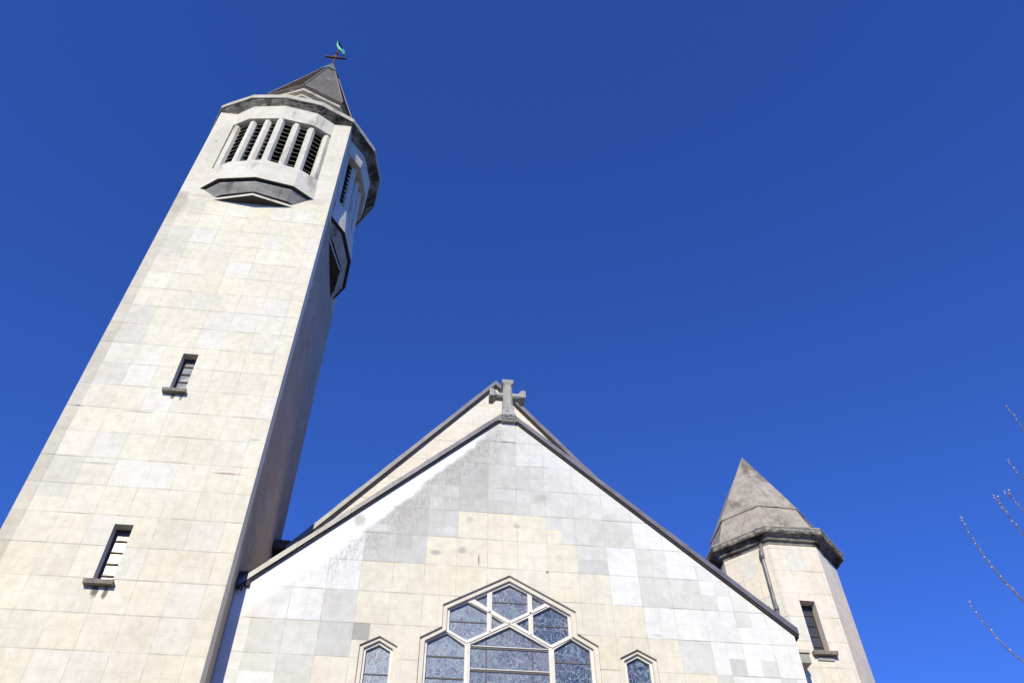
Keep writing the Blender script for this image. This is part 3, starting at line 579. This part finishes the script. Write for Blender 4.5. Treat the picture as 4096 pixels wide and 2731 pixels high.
# stone cross finial with its inscription
XC, YC = .006, .09
def octsec(cx, cy, hx, hy, ch, axis, w):
    p = [(-hx, -hy + ch), (-hx + ch, -hy), (hx - ch, -hy), (hx, -hy + ch), (hx, hy - ch), (hx - ch, hy), (-hx + ch, hy), (-hx, hy - ch)]
    return [(cx + a, cy + c, w) for a, c in p] if axis == 'z' else [(w, cy + c, cx + a) for a, c in p]
cr = MB()
st = [(14.49, .168, .20, .004), (14.69, .175, .20, .004), (14.70, .163, .185, .004), (14.80, .140, .165, .01), (14.915, .127, .15, .02), (14.925, .134, .155, .02), (14.945, .134, .155, .02), (14.95, .126, .15, .02), (14.985, .126, .15, .02), (14.99, .118, .145, .03), (15.05, .116, .142, .05), (15.66, .102, .135, .045), (15.70, .108, .14, .03), (15.75, .138, .16, .01), (15.765, .138, .16, .004), (15.775, .128, .15, .004), (15.80, .138, .16, .004), (15.845, .138, .16, .004)]
cr.loft([octsec(XC + .004, YC, hx, hy, ch, 'z', z) for z, hx, hy, ch in st], True, (True, True))
arm = [(.10, .078, .105, .04), (.26, .078, .105, .04), (.335, .118, .165, .006), (.35, .118, .165, .006), (.355, .108, .15, .006), (.375, .108, .15, .006), (.38, .120, .168, .006), (.425, .108, .15, .006)]
for sg_ in (-1, 1): cr.loft([octsec(15.41, YC, hx, hy, ch, 'x', XC + sg_*x) for x, hx, hy, ch in arm], True, (True, True))
for sg_ in (-1, 1): cr.hexa([(XC + sg_*.17, -.08, 14.52), (XC + sg_*.27, -.06, 14.50), (XC + sg_*.27, .2, 14.50), (XC + sg_*.17, .25, 14.52)], [(XC + sg_*.17, -.08, 14.68), (XC + sg_*.245, -.04, 14.66), (XC + sg_*.245, .1, 14.66), (XC + sg_*.17, .25, 14.68)])
cro = cr.build('stone_cross', M['cross'], church)
MB().box(XC - .163, XC + .171, -.118, -.109, 14.525, 14.675).build('inscription_ground', M['void'], cro)
def letters(txt, x0, x1, z, h, name):
    cu = bpy.data.curves.new(name, 'FONT'); cu.body = txt; cu.size = 1; cu.extrude = .12; cu.offset = .035
    tmp = bpy.data.objects.new(name, cu); COL.objects.link(tmp); dg = bpy.context.evaluated_depsgraph_get(); me = bpy.data.meshes.new_from_object(tmp.evaluated_get(dg)); bpy.data.objects.remove(tmp)
    xs = [v.co.x for v in me.vertices]; ys = [v.co.y for v in me.vertices]; sx = (x1 - x0)/(max(xs) - min(xs)); sy = h/(max(ys) - min(ys)); mx, my = min(xs), min(ys)
    for v in me.vertices: v.co = Vector((x0 + (v.co.x - mx)*sx, -.124 - v.co.z*.09, z + (v.co.y - my)*sy))
    me.materials.append(M['cross']); o = bpy.data.objects.new(name, me); return finish(o, cro)
letters('HOSTIIS', XC - .165, XC + .172, 14.607, .068, 'inscription'); letters('GLORIA', XC - .165, XC + .172, 14.527, .068, 'inscription')

# ================================================================== CORNER TURRET
QX, QY, QA = 8.14, 5.453, 1.602
turret = thing('stair_turret', 'octagonal cream stair turret with mottled concrete pyramid roof, right behind the front gable', 'turret', (QX, QY, 0))
t8 = math.tan(math.pi/8)
def o8(a, z, dx=0, dy=0):
    r = a/math.cos(math.pi/8); return [(QX + dx + r*math.cos(math.radians(-90 - 22.5 + 45*j)), QY + dy + r*math.sin(math.radians(-90 - 22.5 + 45*j)), z) for j in range(8)]
fl = o8(QA, 0)
TW = (7.875, 8.275, 11.395, 12.785)
for j in range(8):
    A = Vector(fl[j]); B = Vector(fl[(j + 1) % 8]); d = (B - A); L = d.length; d.normalize(); nin = Vector((-d.y, d.x, 0)); nin = nin if (Vector((QX, QY, 0)) - A).dot(nin) > 0 else -nin
    loops = [[(0, 0), (L, 0), (L, 14.45), (0, 14.45)]]
    if j == 0: loops.append([(TW[0] - A.x, TW[2]), (TW[1] - A.x, TW[2]), (TW[1] - A.x, TW[3]), (TW[0] - A.x, TW[3])])
    slab_wall('turret_wall', loops, lambda u, v, A=A, d=d: (A.x + d.x*u, A.y + d.y*u, v), nin*.28, arange(.42, 2, .42), arange(12.99 - .655*19, 15, .655), plain_col('q%d' % j, (.78, .70, .585) if j != 1 else (.88, .755, .60), .05, .42, .655), M['turret'], turret, back=False)  # front-right facet coloured lighter to lift its grazing sunlight
fo = slit(*TW, QY - QA, turret, M['ribbed_dark'], .25, 5)
so_ = MB().box(7.80, 8.40, QY - QA - .13, QY - QA + .2, 11.30, 11.393).build('window_sill', M['sill'], fo); roughen(so_, 2, .004)
MB().box(7.90, 8.31, QY - QA - .03, QY - QA, 11.19, 11.24).build('sill_block', M['band'], fo)
tc = MB().loft([o8(1.55, 14.42), o8(1.615, 14.425), o8(1.63, 14.50), o8(1.70, 14.52), o8(1.72, 14.60), o8(1.83, 14.655)], True).build('turret_cornice', M['soffit'], turret); roughen(tc, 6, .005, 14.45, 14.64)  # darker soffit material paints in the shade below the fascia
te = MB().loft([o8(1.82, 14.652), o8(1.865, 14.655), o8(1.885, 14.70), o8(1.885, 14.778)], True).build('cornice_fascia', M['turret_cornice'], tc); roughen(te, 12, .008, 14.60, 14.72, 9)
MB().loft([o8(1.885, 14.775), o8(1.90, 14.785), o8(1.90, 14.83), o8(1.5, 14.87)], True).build('cornice_edge', M['ledge'], turret)
rf = MB().loft([o8(1.66, 14.84), o8(1.66, 14.86), o8(1.345, 15.86, .02, 0)], True).build('lower_roof', M['turret_roof'], turret); roughen(rf, 5, .006, 14.9, 15.8)
ap = (QX + .05, QY - .12, 18.70)
up = MB().loft([o8(1.30, 15.86, .02), o8(1.375, 15.85, .02), o8(1.372, 15.90, .02), [(ap[0] + .012*math.cos(a), ap[1] + .012*math.sin(a), ap[2]) for a in [math.radians(-112.5 + 45*j) for j in range(8)]]], True, (False, True)).build('upper_roof', M['turret_roof'], turret); roughen(up, 5, .007, 15.7, 18.2, 3)
px, py = 7.265, 3.96
pp = MB().tube([(px + .06, py + .02, 14.50), (px + .04, py, 14.38), (px, py, 14.22), (px, py, 9)], [.045, .045, .045, .045], 12).build('downpipe', M['pipe'], turret, True)
MB().tube([(px + .01, py, 14.27), (px, py, 14.13), (px, py, 14.0)], [.07, .07, .048], 12).build('pipe_collar', M['pipe'], pp, True)
MB().tube([(px, py, 12.66), (px, py, 12.52)], [.062, .062], 12).build('pipe_collar', M['pipe'], pp, True)
for z0 in (11.0, 9.75):
    cb = MB().box(6.55, 7.46, 3.36, 5.2, z0 - .14, z0 + .09).build('corbel', M['band'], turret)
    MB().box(6.55, 7.475, 3.32, 5.2, z0 + .092, z0 + .17).build('corbel_cap', M['fascia'], cb)

# ================================================================== WILLOW just right of the frame, its twigs reaching in
m, k, b = new_mat('willow_bark', .8); ob = k.coord(); k.nt.links.new(k.mix(k.smooth(k.noise(ob, 30, 5), .35, .65), (.20, .14, .10), (.36, .27, .19)), b.inputs['Base Color']); M['bark'] = m
m, k, b = new_mat('catkin_down', .95); k.nt.links.new(k.mix(k.noise(k.coord(), 220, 2), (.60, .57, .58), (.85, .83, .84)), b.inputs['Base Color']); M['catkin'] = m
m, k, b = new_mat('bud_scale', .6); k.nt.links.new(k.mix(k.noise(k.coord(), 150, 2), (.18, .05, .04), (.30, .10, .08)), b.inputs['Base Color']); M['bud'] = m
willow = thing('willow_tree', 'bare willow with thin catkin studded twigs reaching in from the right', 'tree', (5.0, -8.3, 0))
head = Vector((4.7, -8.4, 2.2))
MB().tube([(5.0, -8.3, 0), (4.95, -8.32, .8), (4.8, -8.36, 1.6), head], [.2, .15, .14, .17], 14).build('trunk', M['bark'], willow, True)
TW_ = {
 'T1': [(2.292, -10.127, 5.716), (2.341, -10.099, 5.64), (2.391, -10.055, 5.544)], 'T2': [(2.314, -9.865, 5.43), (2.354, -9.837, 5.355), (2.396, -9.817, 5.285)],
 'T3a': [(2.317, -9.725, 5.269), (2.34, -9.701, 5.216), (2.394, -9.675, 5.12)], 'T4a': [(2.239, -9.656, 5.276), (2.279, -9.633, 5.204), (2.324, -9.604, 5.115), (2.39, -9.573, 4.995)],
 'T5': [(2.066, -9.463, 5.23), (2.097, -9.427, 5.151), (2.125, -9.403, 5.088), (2.166, -9.369, 4.995), (2.215, -9.342, 4.9), (2.262, -9.321, 4.81), (2.313, -9.311, 4.729), (2.366, -9.298, 4.636)],
 'T6': [(2.086, -9.128, 4.741), (2.116, -9.103, 4.664), (2.173, -9.086, 4.561), (2.23, -9.073, 4.459), (2.278, -9.068, 4.382), (2.331, -9.073, 4.31)]}
SIDE = {'T3a': [(2.299, -9.703, 5.264), (2.317, -9.701, 5.242), (2.34, -9.7, 5.214)], 'T4a': [(2.264, -9.662, 5.256), (2.284, -9.632, 5.197), (2.302, -9.623, 5.165), (2.328, -9.602, 5.108)]}
BUD = {'T1': (4, .0045), 'T2': (4, .004), 'T3a': (5, .0042), 'T4a': (7, .0048), 'T5': (13, .0045), 'T6': (7, .0045)}
for nm, pts in TW_.items():
    P = [Vector(p) for p in pts]; d = (P[-1] - P[-2]).normalized()
    L = (head - P[-1]).length; c1 = P[-1] + d*L*.4; rest = []
    for i in range(1, 15):
        t = i/14; q = (1 - t)**2*P[-1] + 2*t*(1 - t)*c1 + t*t*head; rest.append(q)
    allp = P + rest; n = len(allp)
    rad = []; acc = 0
    for i, p in enumerate(allp):
        if i: acc += (p - allp[i - 1]).length
        rad.append(min(.02, .0019 + .0042*min(1, acc/.7) + max(0, acc - .7)*.003))
    mb = MB().tube(allp, rad, 7)
    if nm in SIDE: Q = [Vector(p) for p in SIDE[nm]]; mb.tube(Q, [.0015 + .0006*i for i in range(len(Q))], 6)
    br_ = mb.build('branch', M['bark'], willow, True)
    ck, bd = MB(), MB(); nb_, rr = BUD[nm]; src = [P] + ([Q] if nm in SIDE else [])
    for ps in src:
        seglen = [(ps[i + 1] - ps[i]).length for i in range(len(ps) - 1)]; tot = sum(seglen)
        cnt = nb_ if ps is P else 3
        for i in range(cnt):
            t = (.05 + .90*(min(1, max(0, i + .7*(random.random() - .5))/max(1, cnt)))**1.25)*tot; a = 0
            while a < len(seglen) - 1 and t > seglen[a]: t -= seglen[a]; a += 1
            q = ps[a].lerp(ps[a + 1], min(1, t/seglen[a])); dd = (ps[a] - ps[a + 1]).normalized(); sd_ = dd.cross(Vector((-.3, .8, .5))).normalized()*(1 if i % 2 else -1)
            r_ = rr*(.85 + .6*random.random()); q2 = q + sd_*(.003 + r_*.4) + dd*r_*.5; ax = (dd*.8 + sd_*.6).normalized()
            ck.tube([q2 + ax*r_*x for x in (-.9, -.4, .3, .95, 1.35)], [r_*x for x in (.35, .85, .9, .6, .1)], 7); bd.tube([q2 - ax*r_*1.4, q2 - ax*r_*.8, q2 - ax*r_*.15], [r_*.3, r_*.9, r_*.75], 7)
    c_ = ck.build('catkin', M['catkin'], br_, True); c_['kind'] = 'stuff'; b2 = bd.build('bud', M['bud'], br_, True); b2['kind'] = 'stuff'

# ================================================================== unseen houses added to cut low sky fill, behind the camera and right
m, k, b = new_mat('render_glass', .1, 0, .6); k.nt.links.new(k.mix(k.noise(k.coord(), 2), (.02, .025, .03), (.05, .05, .06)), b.inputs['Base Color']); M['hglass'] = m
m, k, b = new_mat('roof_tiles', .8); ob = k.coord(); k.nt.links.new(k.mix(k.noise(ob, 4, 6, .7), (.10, .05, .04), (.20, .10, .07)), b.inputs['Base Color']); M['tiles'] = m
def brick(name, a, c):
    m, k, b = new_mat(name, .9); ob = k.coord(); bt = k.n('ShaderNodeTexBrick'); mp = k.n('ShaderNodeMapping'); mp.inputs['Rotation'].default_value = (math.pi/2, 0, 0); k.nt.links.new(ob, mp.inputs[0]); k.nt.links.new(mp.outputs[0], bt.inputs['Vector'])
    bt.inputs['Scale'].default_value = 4.5; bt.inputs['Color1'].default_value = (*a, 1); bt.inputs['Color2'].default_value = (*c, 1); bt.inputs['Mortar'].default_value = (.30, .27, .24, 1)
    k.nt.links.new(k.mix(1.0, bt.outputs['Color'], k.mix(k.noise(ob, 1.5, 6), (.8, .8, .8), (1.1, 1.1, 1.1)), 'MULTIPLY'), b.inputs['Base Color']); return m
BR = [brick('red_brick', (.26, .10, .065), (.33, .14, .09)), brick('brown_brick', (.20, .12, .08), (.26, .16, .10)), brick('orange_brick', (.38, .19, .11), (.44, .24, .14))]
def house(loc, rot, w, h, mi, label):
    e = thing('added_blocker_house', label, 'house', (0, 0, 0), 'terraced houses across the street')
    wl = slab_wall('wall', [[(-w/2, 0), (w/2, 0), (w/2, h), (-w/2, h)]] + [[(x - .55, z), (x + .55, z), (x + .55, z + 1.7), (x - .55, z + 1.7)] for x in (-w/4, w/4) for z in (3.9, 6.9)] + [[(w/4 - .7, 1.0), (w/4 + .7, 1.0), (w/4 + .7, 2.7), (w/4 - .7, 2.7)], [(-w/4 - .5, .02), (-w/4 + .5, .02), (-w/4 + .5, 2.5), (-w/4 - .5, 2.5)]], ident(0), (0, .3, 0), [], [], lambda u, v: (.5, .5, .5), BR[mi], e, back=False)
    MB().box(-w/2, -w/2 + .3, .301, 9, 0, h).box(w/2 - .3, w/2, .301, 9, 0, h).box(-w/2 + .3, w/2 - .3, 8.7, 9, 0, h).build('side_walls', BR[mi], e)
    MB().hexa([(-w/2, -.3, h - .1), (w/2, -.3, h - .1), (w/2, 4.5, h + 3.2), (-w/2, 4.5, h + 3.2)], [(-w/2, -.3, h + .1), (w/2, -.3, h + .1), (w/2, 4.5, h + 3.45), (-w/2, 4.5, h + 3.45)]).hexa([(-w/2, 9.3, h - .1), (w/2, 9.3, h - .1), (w/2, 4.5, h + 3.2), (-w/2, 4.5, h + 3.2)], [(-w/2, 9.3, h + .1), (w/2, 9.3, h + .1), (w/2, 4.5, h + 3.45), (-w/2, 4.5, h + 3.45)]).build('roof', M['tiles'], e)
    MB().box(-w/2 + .4, -w/2 + 1.2, 4.0, 5.0, h + 2, h + 4.3).build('chimney', BR[mi], e)
    for x, z, ww, hh in [(x, z, 1.1, 1.7) for x in (-w/4, w/4) for z in (3.9, 6.9)] + [(w/4, 1.0, 1.4, 1.7)]:
        f = MB().box(x - ww/2, x - ww/2 + .07, .12, .18, z, z + hh).box(x + ww/2 - .07, x + ww/2, .12, .18, z, z + hh).box(x - ww/2 + .07, x + ww/2 - .07, .12, .18, z, z + .07).box(x - ww/2 + .07, x + ww/2 - .07, .12, .18, z + hh - .07, z + hh).box(x - .03, x + .03, .13, .17, z + .07, z + hh - .07).build('window', M['white'], e)
        MB().box(x - ww/2 + .07, x + ww/2 - .07, .15, .16, z + .07, z + hh - .07).build('pane', M['hglass'], f)
    MB().box(-w/4 - .5, -w/4 + .5, .14, .2, .02, 2.5).build('door', M['cap'], e)
    e.location = loc; e.rotation_euler = (0, 0, rot)
    return e
cols = ['red brick', 'brown brick', 'orange brick']
for i in range(9): house((-27 + 6.5*i, -33, 0), math.pi, 6.5, 9.0 + (i % 3)*.7, i % 3, '%s terraced house across the street, %s from the left end' % (cols[i % 3], ['first', 'second', 'third', 'fourth', 'fifth', 'sixth', 'seventh', 'eighth', 'ninth'][i]))
for i in range(7): house((30, -22 + 7*i, 0), -math.pi/2, 7.0, 9.6 + (i % 2)*.8, (i + 1) % 3, '%s terraced house facing the church side, %s from the street' % (cols[(i + 1) % 3], ['first', 'second', 'third', 'fourth', 'fifth', 'sixth', 'seventh'][i]))
